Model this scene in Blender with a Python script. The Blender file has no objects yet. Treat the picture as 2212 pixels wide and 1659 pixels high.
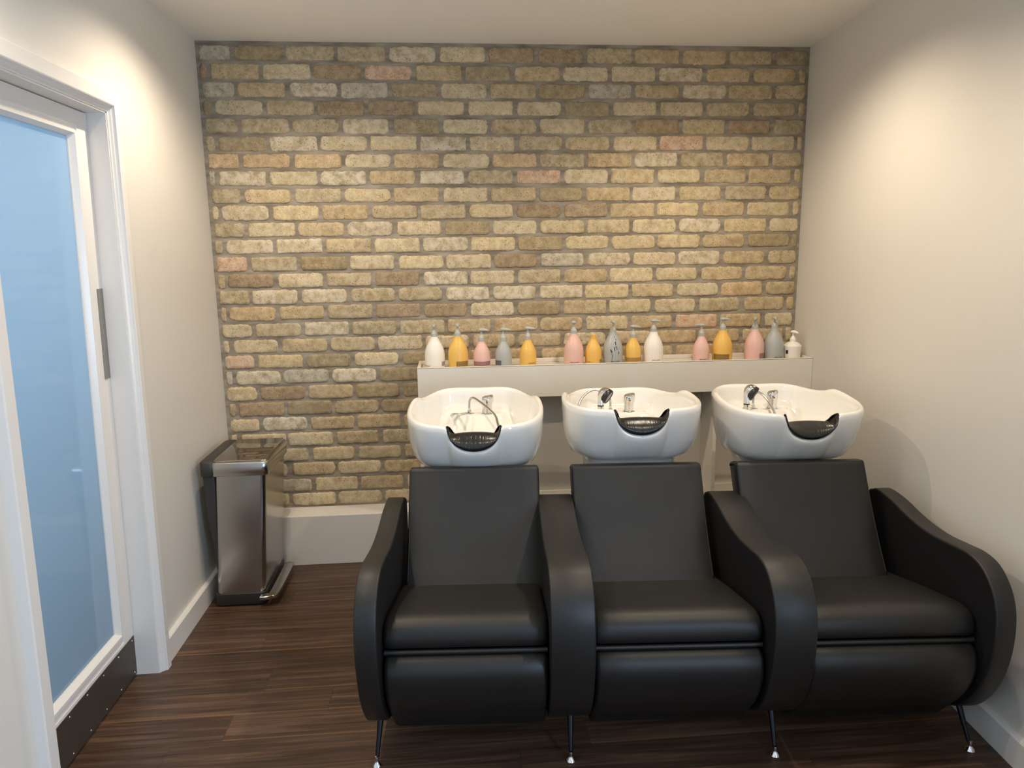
import bpy, bmesh, math, random
from mathutils import Vector, Matrix, noise
PI = math.pi
C = bpy.context.scene.collection
sc = bpy.context.scene

# ------------------------------------------------------------------ camera
def make_camera():
    f, yaw, pitch, roll = 1566.0, -0.0854, -0.1781, -0.0135
    loc = Vector((1.1513, -3.4292, 1.4373))
    fw = Vector((-math.sin(yaw)*math.cos(pitch), math.cos(yaw)*math.cos(pitch), math.sin(pitch)))
    rt = Vector((math.cos(yaw), math.sin(yaw), 0)); up = rt.cross(fw)
    r2 = rt*math.cos(roll)+up*math.sin(roll); u2 = up*math.cos(roll)-rt*math.sin(roll)
    cd = bpy.data.cameras.new('camera'); cam = bpy.data.objects.new('camera', cd); C.objects.link(cam)
    cd.sensor_fit = 'HORIZONTAL'; cd.sensor_width = 36.0; cd.lens = f/2212*36
    M = Matrix(((r2.x, u2.x, -fw.x, loc.x), (r2.y, u2.y, -fw.y, loc.y), (r2.z, u2.z, -fw.z, loc.z), (0, 0, 0, 1)))
    cam.matrix_world = M; cd.clip_start = .05
    sc.camera = cam
make_camera()

# ------------------------------------------------------------------ world, daylight, exposure
w = bpy.data.worlds.new('world'); sc.world = w; w.use_nodes = True
bg = w.node_tree.nodes['Background']; bg.inputs[0].default_value = (.55, .72, 1, 1); bg.inputs[1].default_value = .6
sc.view_settings.view_transform = 'Standard'; sc.view_settings.look = 'None'
sc.view_settings.exposure = 0.12; sc.view_settings.gamma = 1.0; sc.view_settings.use_curve_mapping = False
WARM = (1.0, .84, .645)
SPOT_W = 40.5
def area_light(name, loc, rot, sx, sy, power, col):
    d = bpy.data.lights.new(name, 'AREA'); d.shape = 'RECTANGLE'; d.size = sx; d.size_y = sy
    d.energy = power; d.color = col
    o = bpy.data.objects.new(name, d); C.objects.link(o); o.location = loc; o.rotation_euler = rot
    return o
# daylight through the shop window behind the camera, and daylight in the room behind the frosted door
area_light('window_daylight', (1.15, -6.12, 1.68), (PI/2, 0, PI), 1.7, .95, 18, (.48, .67, 1.0))
area_light('side_window_daylight', (2.66, -4.2, 1.18), (PI/2, 0, PI/2), 1.2, 1.0, 88, (.54, .73, 1.0))
area_light('side_room_daylight', (-1.1, -1.3, 1.75), (0, -PI/2-.25, 0), 1.6, 1.8, 70, (.82, .92, 1.0))

# ------------------------------------------------------------------ helpers
def tag(o, label=None, cat=None, group=None, kind=None):
    if label: o['label'] = label
    if cat: o['category'] = cat
    if group: o['group'] = group
    if kind: o['kind'] = kind
    return o
def empty(name, loc=(0, 0, 0), rz=0.0):
    o = bpy.data.objects.new(name, None); C.objects.link(o); o.location = loc; o.rotation_euler = (0, 0, rz)
    o.empty_display_size = .05
    return o
class MB:
    def __init__(s): s.v = []; s.f = []
    def add(s, vs, fs):
        n = len(s.v); s.v += [tuple(p) for p in vs]; s.f += [tuple(i+n for i in f) for f in fs]
    def box(s, x0, x1, y0, y1, z0, z1):
        vs = [(x, y, z) for z in (z0, z1) for y in (y0, y1) for x in (x0, x1)]
        s.add(vs, [(0, 2, 3, 1), (4, 5, 7, 6), (0, 1, 5, 4), (2, 6, 7, 3), (0, 4, 6, 2), (1, 3, 7, 5)])
    def rings(s, rings, cap0=True, cap1=True, closed=True):
        n = len(rings[0]); vs = [p for r in rings for p in r]; fs = []
        for i in range(len(rings)-1):
            for j in range(n if closed else n-1):
                k = (j+1) % n
                fs.append((i*n+j, i*n+k, (i+1)*n+k, (i+1)*n+j))
        if cap0: fs.append(tuple(range(n-1, -1, -1)))
        if cap1: fs.append(tuple((len(rings)-1)*n+j for j in range(n)))
        s.add(vs, fs)
    def lathe(s, prof, c=(0, 0, 0), seg=32, M=None):
        rs = []
        for r, z in prof:
            ring = [Vector((r*math.cos(2*PI*j/seg), r*math.sin(2*PI*j/seg), z)) for j in range(seg)]
            if M is not None: ring = [M @ p for p in ring]
            rs.append([(p.x+c[0], p.y+c[1], p.z+c[2]) for p in ring])
        s.rings(rs)
    def tube(s, pts, r, seg=12, smooth=6, caps=True):
        P = catmull([Vector(p) for p in pts], smooth) if smooth else [Vector(p) for p in pts]
        n = len(P); rr = r if callable(r) else (lambda t: r)
        up = Vector((0, 0, 1)); rs = []; prev = None
        for i in range(n):
            t = (P[min(i+1, n-1)]-P[max(i-1, 0)]).normalized()
            if prev is None:
                a = up if abs(t.z) < .9 else Vector((1, 0, 0)); x = t.cross(a).normalized()
            else:
                x = (prev-t*prev.dot(t)).normalized()
            prev = x; y = t.cross(x); q = rr(i/(n-1))
            rs.append([tuple(P[i]+q*(x*math.cos(2*PI*j/seg)+y*math.sin(2*PI*j/seg))) for j in range(seg)])
        s.rings(rs, caps, caps)
    def build(s, name, mat, parent=None, smooth=True, bevel=0, angle=40, seg=2, subsurf=0):
        me = bpy.data.meshes.new(name); me.from_pydata(s.v, [], s.f); me.update()
        bm = bmesh.new(); bm.from_mesh(me); bmesh.ops.recalc_face_normals(bm, faces=bm.faces); bm.to_mesh(me); bm.free()
        o = bpy.data.objects.new(name, me); C.objects.link(o)
        if mat: me.materials.append(mat)
        if parent: o.parent = parent
        if smooth:
            for p in me.polygons: p.use_smooth = True
            me.set_sharp_from_angle(angle=math.radians(angle))
        if bevel:
            m = o.modifiers.new('bevel', 'BEVEL'); m.width = bevel; m.segments = seg; m.limit_method = 'ANGLE'; m.angle_limit = math.radians(35)
            m.harden_normals = False
        if subsurf:
            m = o.modifiers.new('sub', 'SUBSURF'); m.levels = subsurf; m.render_levels = subsurf
        return o
def catmull(P, k=6, closed=False):
    out = []; n = len(P)
    rng = range(n) if closed else range(n-1)
    for i in rng:
        if closed: p0, p1, p2, p3 = P[i-1], P[i], P[(i+1) % n], P[(i+2) % n]
        else: p0, p1, p2, p3 = P[max(i-1, 0)], P[i], P[i+1], P[min(i+2, n-1)]
        for j in range(k):
            t = j/k
            out.append(.5*((2*p1)+(p2-p0)*t+(2*p0-5*p1+4*p2-p3)*t*t+(3*p1-p0-3*p2+p3)*t**3))
    if not closed: out.append(P[-1])
    return out
def inset2d(P, d):
    n = len(P); ar = sum(P[i].x*P[(i+1) % n].y-P[(i+1) % n].x*P[i].y for i in range(n)); sg = 1 if ar > 0 else -1
    out = []
    for i in range(n):
        t = (P[(i+1) % n]-P[i-1]); t.normalize(); nrm = Vector((-t.y, t.x))*sg
        out.append(P[i]+nrm*d)
    return out
def prism_u(mb, prof, u0, u1, r=.008, crown=None, nu=10):
    """closed (v,z) outline extruded across u with rounded edges; crown(t, v, z) -> extra z"""
    P = [Vector(p) for p in prof]
    st = [(u0, r), (u0+r*.3, r*.3), (u0+r, 0)]
    mid = [(u0+r+(u1-u0-2*r)*i/nu, 0) for i in range(1, nu)]
    en = [(u1-r, 0), (u1-r*.3, r*.3), (u1, r)]
    rs = []
    for u, d in st+mid+en:
        Q = inset2d(P, d) if d else P; t = (u-u0)/(u1-u0)
        rs.append([(u, q.x, q.y+(crown(t, q.x, q.y) if crown else 0)) for q in Q])
    mb.rings(rs)
def rrect(x0, x1, y0, y1, r, seg=8):
    pts = []
    for cx, cy, a in ((x1-r, y1-r, 0), (x0+r, y1-r, PI/2), (x0+r, y0+r, PI), (x1-r, y0+r, 1.5*PI)):
        for i in range(seg+1):
            t = a+PI/2*i/seg; pts.append((cx+r*math.cos(t), cy+r*math.sin(t)))
    return pts
def sstep(a, b, x):
    t = max(0, min(1, (x-a)/(b-a))); return t*t*(3-2*t)
def lin(r, g, b):
    f = lambda c: (c/255/12.92) if c/255 <= .04045 else ((c/255+.055)/1.055)**2.4
    return (f(r), f(g), f(b))

# ------------------------------------------------------------------ materials
def new_mat(name):
    m = bpy.data.materials.new(name); m.use_nodes = True
    nt = m.node_tree; return m, nt, nt.nodes['Principled BSDF']
def mat(name, col, rough=.5, metal=0, spec=.5, bump=0, bscale=200, coat=0, aniso=0, var=0, vscale=3, sheen=0):
    m, nt, b = new_mat(name)
    b.inputs['Base Color'].default_value = (*col, 1); b.inputs['Roughness'].default_value = rough
    b.inputs['Metallic'].default_value = metal; b.inputs['Specular IOR Level'].default_value = spec
    b.inputs['Coat Weight'].default_value = coat; b.inputs['Coat Roughness'].default_value = .05
    b.inputs['Sheen Weight'].default_value = sheen
    if aniso: b.inputs['Anisotropic'].default_value = aniso
    tc = nt.nodes.new('ShaderNodeTexCoord')
    n = nt.nodes.new('ShaderNodeTexNoise'); n.inputs['Scale'].default_value = bscale; n.inputs['Detail'].default_value = 4
    nt.links.new(tc.outputs['Object'], n.inputs['Vector'])
    if bump:
        bp = nt.nodes.new('ShaderNodeBump'); bp.inputs['Strength'].default_value = bump; bp.inputs['Distance'].default_value = .001
        nt.links.new(n.outputs['Fac'], bp.inputs['Height']); nt.links.new(bp.outputs['Normal'], b.inputs['Normal'])
    if var:
        n2 = nt.nodes.new('ShaderNodeTexNoise'); n2.inputs['Scale'].default_value = vscale; n2.inputs['Detail'].default_value = 3
        nt.links.new(tc.outputs['Object'], n2.inputs['Vector'])
        mx = nt.nodes.new('ShaderNodeMix'); mx.data_type = 'RGBA'
        mx.inputs['A'].default_value = (*[c*(1-var) for c in col], 1); mx.inputs['B'].default_value = (*[min(1, c*(1+var)) for c in col], 1)
        nt.links.new(n2.outputs['Fac'], mx.inputs['Factor']); nt.links.new(mx.outputs['Result'], b.inputs['Base Color'])
    return m
M_wall = mat('wall_paint', lin(221, 216, 207), .42, bump=.12, bscale=260, var=.015, spec=.4)
M_ceil = mat('ceiling_paint', lin(246, 243, 236), .6, bump=.1, bscale=180)
M_trim = mat('white_gloss_trim', lin(228, 224, 218), .3, bump=.25, bscale=28, spec=.5)
M_lam = mat('white_laminate', lin(226, 219, 206), .35, bump=.03, bscale=300)
M_leather = mat('black_leatherette', (.0105, .0097, .0086), .46, bump=.25, bscale=900, spec=.5)
M_leather_dark = mat('black_vinyl_sides', (.007, .007, .008), .6, bump=.2, bscale=900, spec=.25)
M_seam = mat('stitched_seam', (.02, .019, .018), .5)
M_blackmetal = mat('black_metal', (.012, .013, .018), .25, metal=.6)
M_chrome = mat('chrome', (.82, .82, .82), .08, metal=1)
M_hose = mat('ribbed_metal_hose', (.55, .53, .52), .25, metal=1)
M_ceramic = mat('white_ceramic', lin(236, 234, 228), .09, spec=.6, coat=.6)
M_gel = mat('black_gel_rest', (.010, .010, .010), .22, spec=.6)
M_blackplastic = mat('black_plastic', (.012, .012, .012), .35)
M_rubber = mat('grey_spray_face', lin(150, 148, 140), .5)
M_red = mat('red_dot', (.25, .01, .02), .3)
M_binplastic = mat('dark_grey_plastic', (.035, .034, .032), .5, bump=.1, bscale=700)
M_steel = mat('brushed_steel', (.50, .485, .46), .24, metal=1, aniso=.6)
M_steel_lid = mat('dark_mirror_lid', (.30, .27, .24), .07, metal=1)
M_kick = mat('kick_plate_metal', (.078, .064, .052), .42, metal=.35, bump=.08, bscale=120, var=.15, vscale=9)
M_screw = mat('screw_metal', (.5, .48, .45), .3, metal=1)
M_pull = mat('brushed_nickel_pull', (.26, .245, .22), .42, metal=.4)
M_white_pl = mat('white_plastic', lin(240, 234, 222), .4)
M_pump = mat('grey_pump_plastic', lin(176, 176, 166), .4)
M_ink = mat('dark_print', (.03, .028, .04), .5)
M_dye = mat('dark_dye_drips', (.015, .012, .03), .35)
M_dark = mat('dark_void', (.004, .004, .004), .9)
def bottle_mat(name, col):
    m = mat(name, col, .38, spec=.45, coat=.15, var=.04, vscale=20)
    b = m.node_tree.nodes['Principled BSDF']; b.inputs['Subsurface Weight'].default_value = .08; b.inputs['Subsurface Radius'].default_value = (.01, .01, .01)
    return m
BM = {'white': bottle_mat('pearl_white_bottle', lin(238, 232, 222)), 'yellow': bottle_mat('golden_yellow_bottle', lin(230, 184, 92)),
      'pink': bottle_mat('pale_pink_bottle', lin(226, 184, 172)), 'grey': bottle_mat('silver_grey_bottle', lin(172, 174, 170))}
LBL = {'white': mat('pale_grey_label', lin(170, 165, 170), .5), 'yellow': mat('bronze_label', lin(160, 128, 66), .45),
       'pink': mat('mauve_label', lin(176, 134, 130), .45), 'grey': mat('slate_label', lin(110, 110, 116), .45)}
LINE = {'white': mat('label_lines_grey', lin(95, 90, 100), .5), 'yellow': mat('label_lines_brown', lin(100, 74, 34), .5),
        'pink': mat('label_lines_plum', lin(112, 76, 84), .5), 'grey': mat('label_lines_dark', lin(60, 60, 70), .5)}

def brick_material():
    m, nt, b = new_mat('reclaimed_buff_brick'); N = nt.nodes; Lk = nt.links
    at = N.new('ShaderNodeAttribute'); at.attribute_name = 'tone'
    tc = N.new('ShaderNodeTexCoord')
    b.inputs['Roughness'].default_value = .88; b.inputs['Specular IOR Level'].default_value = .25
    def nz(scale, det=4, rough=.6):
        n = N.new('ShaderNodeTexNoise'); n.inputs['Scale'].default_value = scale; n.inputs['Detail'].default_value = det
        n.inputs['Roughness'].default_value = rough; Lk.new(tc.outputs['Object'], n.inputs['Vector']); return n
    def ramp(src, stops):
        r = N.new('ShaderNodeValToRGB'); e = r.color_ramp.elements
        e[0].position, e[0].color = stops[0][0], (*[stops[0][1]]*3, 1); e[1].position, e[1].color = stops[1][0], (*[stops[1][1]]*3, 1)
        Lk.new(src, r.inputs['Fac']); return r
    def mix(a, bcol, fac, mode='MIX'):
        x = N.new('ShaderNodeMix'); x.data_type = 'RGBA'; x.blend_type = mode
        if isinstance(a, tuple): x.inputs['A'].default_value = a
        else: Lk.new(a, x.inputs['A'])
        if isinstance(bcol, tuple): x.inputs['B'].default_value = bcol
        else: Lk.new(bcol, x.inputs['B'])
        if isinstance(fac, float): x.inputs['Factor'].default_value = fac
        else: Lk.new(fac, x.inputs['Factor'])
        return x.outputs['Result']
    v1 = ramp(nz(34, 6, .75).outputs['Fac'], [(.3, .66), (.68, 1.30)])
    v2 = ramp(nz(170, 4, .7).outputs['Fac'], [(.3, .76), (.7, 1.24)])
    c = mix(at.outputs['Color'], v1.outputs['Color'], 1.0, 'MULTIPLY')
    c = mix(c, v2.outputs['Color'], 1.0, 'MULTIPLY')
    # brownish blotches
    bl = ramp(nz(14, 4, .6).outputs['Fac'], [(.52, 0), (.72, .45)])
    c = mix(c, (*lin(142, 116, 84), 1), bl.outputs['Color'])
    # lime bloom where the brick carries old mortar: alpha of the tone
    wz = ramp(nz(30, 6, .65).outputs['Fac'], [(.44, 0), (.60, 1)])
    mm = N.new('ShaderNodeMath'); mm.operation = 'MULTIPLY'; Lk.new(wz.outputs['Color'], mm.inputs[0]); Lk.new(at.outputs['Alpha'], mm.inputs[1])
    c = mix(c, (*lin(216, 203, 180), 1), mm.outputs[0])
    # pits
    vo = N.new('ShaderNodeTexVoronoi'); vo.inputs['Scale'].default_value = 80; Lk.new(tc.outputs['Object'], vo.inputs['Vector'])
    vr = ramp(vo.outputs['Distance'], [(.10, 1), (.19, 0)])
    pn = ramp(nz(9, 2).outputs['Fac'], [(.44, 0), (.56, .9)])
    pm = N.new('ShaderNodeMath'); pm.operation = 'MULTIPLY'; Lk.new(vr.outputs['Color'], pm.inputs[0]); Lk.new(pn.outputs['Color'], pm.inputs[1])
    c = mix(c, (*lin(84, 68, 46), 1), pm.outputs[0])
    Lk.new(c, b.inputs['Base Color'])
    bp = N.new('ShaderNodeBump'); bp.inputs['Strength'].default_value = .5; bp.inputs['Distance'].default_value = .002
    Lk.new(nz(120, 6, .7).outputs['Fac'], bp.inputs['Height'])
    bp2 = N.new('ShaderNodeBump'); bp2.inputs['Strength'].default_value = .6; bp2.inputs['Distance'].default_value = .002; bp2.invert = True
    Lk.new(pm.outputs[0], bp2.inputs['Height']); Lk.new(bp.outputs['Normal'], bp2.inputs['Normal'])
    Lk.new(bp2.outputs['Normal'], b.inputs['Normal'])
    return m
def mortar_material():
    m, nt, b = new_mat('grey_mortar'); N = nt.nodes; Lk = nt.links
    tc = N.new('ShaderNodeTexCoord'); n = N.new('ShaderNodeTexNoise'); n.inputs['Scale'].default_value = 22; n.inputs['Detail'].default_value = 6
    mp = N.new('ShaderNodeMapping'); mp.inputs['Scale'].default_value = (.35, 1, 1.6)
    Lk.new(tc.outputs['Object'], mp.inputs['Vector']); Lk.new(mp.outputs['Vector'], n.inputs['Vector'])
    r = N.new('ShaderNodeValToRGB'); e = r.color_ramp.elements
    e[0].position, e[0].color = .35, (*lin(124, 114, 99), 1); e[1].position, e[1].color = .68, (*lin(168, 158, 142), 1)
    Lk.new(n.outputs['Fac'], r.inputs['Fac']); Lk.new(r.outputs['Color'], b.inputs['Base Color']); b.inputs['Roughness'].default_value = .9
    b.inputs['Specular IOR Level'].default_value = .2
    bp = N.new('ShaderNodeBump'); bp.inputs['Strength'].default_value = .5; bp.inputs['Distance'].default_value = .003
    Lk.new(n.outputs['Fac'], bp.inputs['Height']); Lk.new(bp.outputs['Normal'], b.inputs['Normal'])
    return m
def floor_material():
    m, nt, b = new_mat('dark_walnut_boards'); N = nt.nodes; Lk = nt.links
    tc = N.new('ShaderNodeTexCoord'); sx = N.new('ShaderNodeSeparateXYZ'); Lk.new(tc.outputs['Object'], sx.inputs[0])
    def math_(op, a, bb=None, c=None):
        x = N.new('ShaderNodeMath'); x.operation = op
        for i, q in enumerate((a, bb, c)):
            if q is None: continue
            if isinstance(q, (int, float)): x.inputs[i].default_value = q
            else: Lk.new(q, x.inputs[i])
        return x.outputs[0]
    yy = math_('DIVIDE', sx.outputs['Y'], .127); pl = math_('FLOOR', yy); fr = math_('FRACT', yy)
    wn = N.new('ShaderNodeTexWhiteNoise'); wn.noise_dimensions = '1D'; Lk.new(pl, wn.inputs['W'])
    xo = math_('ADD', sx.outputs['X'], math_('MULTIPLY', wn.outputs['Value'], 7.0))
    cell = math_('FLOOR', math_('DIVIDE', xo, 1.25)); cf = math_('FRACT', math_('DIVIDE', xo, 1.25))
    wn2 = N.new('ShaderNodeTexWhiteNoise'); wn2.noise_dimensions = '2D'
    cb = N.new('ShaderNodeCombineXYZ'); Lk.new(cell, cb.inputs[0]); Lk.new(pl, cb.inputs[1]); Lk.new(cb.outputs[0], wn2.inputs['Vector'])
    cv = N.new('ShaderNodeCombineXYZ'); Lk.new(math_('MULTIPLY', xo, 1.6), cv.inputs[0]); Lk.new(math_('MULTIPLY', sx.outputs['Y'], 34), cv.inputs[1]); Lk.new(math_('MULTIPLY', wn2.outputs['Value'], 9), cv.inputs[2])
    g = N.new('ShaderNodeTexNoise'); g.inputs['Scale'].default_value = 1.6; g.inputs['Detail'].default_value = 8; g.inputs['Roughness'].default_value = .65; g.inputs['Distortion'].default_value = .5
    Lk.new(cv.outputs[0], g.inputs['Vector'])
    r = N.new('ShaderNodeValToRGB'); e = r.color_ramp.elements
    e[0].position, e[0].color = .30, (*lin(56, 40, 30), 1); e[1].position, e[1].color = .74, (*lin(118, 92, 72), 1)
    k = e.new(.5); k.color = (*lin(82, 61, 47), 1)
    Lk.new(g.outputs['Fac'], r.inputs['Fac'])
    tint = math_('ADD', math_('MULTIPLY', wn2.outputs['Value'], .35), .80)
    mx = N.new('ShaderNodeMix'); mx.data_type = 'RGBA'; mx.blend_type = 'MULTIPLY'; mx.inputs['Factor'].default_value = 1
    cc = N.new('ShaderNodeCombineColor'); [Lk.new(tint, cc.inputs[i]) for i in range(3)]
    Lk.new(r.outputs['Color'], mx.inputs['A']); Lk.new(cc.outputs[0], mx.inputs['B'])
    # pale sapwood streak along one edge of some boards
    edge = math_('LESS_THAN', fr, math_('ADD', .035, math_('MULTIPLY', g.outputs['Fac'], .05)))
    some = math_('GREATER_THAN', wn2.outputs['Value'], .45)
    st = math_('MULTIPLY', math_('MULTIPLY', edge, some), .45)
    m2 = N.new('ShaderNodeMix'); m2.data_type = 'RGBA'; m2.inputs['B'].default_value = (*lin(136, 100, 60), 1)
    Lk.new(st, m2.inputs['Factor']); Lk.new(mx.outputs['Result'], m2.inputs['A'])
    # joint lines
    j1 = math_('GREATER_THAN', fr, .985); j2 = math_('LESS_THAN', cf, .0018)
    jj = math_('MAXIMUM', j1, j2); jm = math_('MULTIPLY', jj, .4)
    m3 = N.new('ShaderNodeMix'); m3.data_type = 'RGBA'; m3.inputs['B'].default_value = (.006, .004, .003, 1)
    Lk.new(jm, m3.inputs['Factor']); Lk.new(m2.outputs['Result'], m3.inputs['A'])
    Lk.new(m3.outputs['Result'], b.inputs['Base Color'])
    b.inputs['Roughness'].default_value = .38; b.inputs['Specular IOR Level'].default_value = .35
    bp = N.new('ShaderNodeBump'); bp.inputs['Strength'].default_value = .25; bp.inputs['Distance'].default_value = .001
    Lk.new(g.outputs['Fac'], bp.inputs['Height']); Lk.new(bp.outputs['Normal'], b.inputs['Normal'])
    return m
def frosted_material():
    m, nt, b = new_mat('blue_frosted_glass'); N = nt.nodes; Lk = nt.links
    out = N['Material Output']
    col = (*lin(178, 204, 224), 1)
    df = N.new('ShaderNodeBsdfDiffuse'); df.inputs['Color'].default_value = col
    tr = N.new('ShaderNodeBsdfTranslucent'); tr.inputs['Color'].default_value = col
    mx = N.new('ShaderNodeMixShader'); mx.inputs[0].default_value = .6; Lk.new(df.outputs[0], mx.inputs[1]); Lk.new(tr.outputs[0], mx.inputs[2])
    gl = N.new('ShaderNodeBsdfGlossy'); gl.inputs['Roughness'].default_value = .04
    fr = N.new('ShaderNodeFresnel'); fr.inputs['IOR'].default_value = 1.45
    m2 = N.new('ShaderNodeMixShader'); Lk.new(fr.outputs[0], m2.inputs[0]); Lk.new(mx.outputs[0], m2.inputs[1]); Lk.new(gl.outputs[0], m2.inputs[2])
    Lk.new(m2.outputs[0], out.inputs['Surface']); return m
def emit_material(name, col, s):
    m, nt, b = new_mat(name); b.inputs['Base Color'].default_value = (.9, .9, .9, 1)
    b.inputs['Emission Color'].default_value = (*col, 1); b.inputs['Emission Strength'].default_value = s; return m
M_brick = brick_material(); M_mortar = mortar_material(); M_floor = floor_material(); M_frost = frosted_material()
M_lamp = emit_material('lamp_lens', (1, .85, .62), 12)

# ------------------------------------------------------------------ the room
H = 2.355; XL = .097; YF = -6.0
def xr(y): return 2.8451+.0788*y
def quad(name, pts, m, kind='structure', thick=.08, direction=(0, 0, -1)):
    d = Vector(direction)*thick; mb = MB()
    top = [Vector(p) for p in pts]; mb.add(top+[p+d for p in top], [(0, 1, 2, 3), (7, 6, 5, 4), (0, 4, 5, 1), (1, 5, 6, 2), (2, 6, 7, 3), (3, 7, 4, 0)])
    return tag(mb.build(name, m, smooth=False), kind=kind)
quad('floor', [(-1.4, .1, 0), (3.1, .1, 0), (3.1, YF-.2, 0), (-1.4, YF-.2, 0)], M_floor)
quad('ceiling', [(-.1, .1, H), (-.1, YF-.2, H), (3.1, YF-.2, H), (3.1, .1, H)], M_ceil, direction=(0, 0, 1))
mb = MB()
def right_piece(ya, yb, z0, z1):
    vs = [(xr(y)+dx, y, z) for z in (z0, z1) for y in (ya, yb) for dx in (0, .12)]
    mb.add(vs, [(0, 2, 3, 1), (4, 5, 7, 6), (0, 1, 5, 4), (2, 6, 7, 3), (0, 4, 6, 2), (1, 3, 7, 5)])
for a in ((-3.6, .1, 0, H), (YF, -4.8, 0, H), (-4.8, -3.6, 0, .6), (-4.8, -3.6, 1.75, H)): right_piece(*a)
tag(mb.build('wall_right', M_wall, smooth=False), kind='structure')
mb = MB()
for ya, yb, z0, z1 in ((-4.8, -4.76, .6, 1.75), (-3.64, -3.6, .6, 1.75), (-4.76, -3.64, .6, .64), (-4.76, -3.64, 1.71, 1.75)):
    vs = [(xr(y)+dx, y, z) for z in (z0, z1) for y in (ya, yb) for dx in (.03, .08)]
    mb.add(vs, [(0, 2, 3, 1), (4, 5, 7, 6), (0, 1, 5, 4), (2, 6, 7, 3), (0, 4, 6, 2), (1, 3, 7, 5)])
tag(mb.build('window_2', M_trim, smooth=False), kind='structure')

# left wall with the door opening; the jambs lean a little, as the opening does in the room
DR, DN, DH, SH = -.992, -1.655, 1.89, .024       # far jamb, near jamb, head, lean
def jy(y, z): return y+SH*z
mb = MB()
def wall_piece(y0a, y1a, z0, z1, lean0=True, lean1=True):
    x0, x1 = XL-.14, XL
    a = lambda y, z, l: jy(y, z) if l else y
    vs = [(x, a(y, z, l), z) for z in (z0, z1) for (y, l) in ((y0a, lean0), (y1a, lean1)) for x in (x0, x1)]
    mb.add(vs, [(0, 2, 3, 1), (4, 5, 7, 6), (0, 1, 5, 4), (2, 6, 7, 3), (0, 4, 6, 2), (1, 3, 7, 5)])
wall_piece(DR, .1, 0, H, True, False)
wall_piece(YF, DN, 0, H, False, True)
wall_piece(DN, DR, DH, H)
tag(mb.build('wall_left', M_wall, smooth=False), kind='structure')
# front wall behind the camera, with the shop window
mb = MB()
for a in ((-.1, .25, 0, H), (2.05, 3.0, 0, H), (.25, 2.05, 0, 1.2), (.25, 2.05, 2.15, H)): mb.box(a[0], a[1], YF-.12, YF, a[2], a[3])
tag(mb.build('wall_front', M_wall, smooth=False), kind='structure')
mb = MB()
for a in ((.25, .30, 1.2, 2.15), (2.0, 2.05, 1.2, 2.15), (.30, 2.0, 1.2, 1.25), (.30, 2.0, 2.10, 2.15), (1.13, 1.17, 1.25, 2.10)): mb.box(a[0], a[1], YF-.09, YF-.03, a[2], a[3])
tag(mb.build('window_1', M_trim, smooth=False), kind='structure')
# the side room behind the frosted door
mb = MB()
mb.box(-1.3, -1.2, -3.0, .2, 0, H); mb.box(-1.2, XL-.14, .1, .2, 0, H); mb.box(-1.2, XL-.14, -3.0, -2.9, 0, H); mb.box(-1.3, XL-.14, -3.0, .2, H, H+.08)
tag(mb.build('wall_side_room', M_wall, smooth=False), kind='structure')

# brick wall: mortar backing plus every brick in relief, one mesh
ROWS = """gdmmwlbbmtttd
rtlbptdtllwtt
gtwgdltdgtwtt
dlmbbylldllmt
mmmwdltlmbmbm
mdwllwlmtlpll
ooololomtwmtt
gwlwtwmplyltt
mymytltdtlymt
lwyttmybbtyty
mltwldlyylwyl
mwwtlwydyyytd
pmdlylbgwlwtt
tblmbwlmtlytt
mwwmmwwwyylot
totmbbwdtylmt
lmwmmtttytptl
lltmlwmmwlttt
pydldmttmmtmt
gwgwdmmtmtmtt
ybtddmtmtmtmt
dbdmdtmtmtmtm
ywtttmtmtmtmt
lllmmtmtmtmtm
tmlmmdtmtmtmt
dmtlttmtmtmtm
mglttymtmtmtm
tmllymtmtmtmt""".split()
TONE = {'g': ((178, 168, 146), .5), 'd': ((160, 143, 110), .15), 'm': ((174, 157, 123), .35), 't': ((186, 165, 128), .2), 'l': ((198, 180, 144), .45),
        'w': ((188, 172, 140), 1.0), 'b': ((160, 138, 108), .15), 'o': ((194, 168, 130), .15), 'p': ((198, 164, 134), .45), 'r': ((160, 134, 108), .1), 'y': ((198, 178, 138), .35)}
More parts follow.
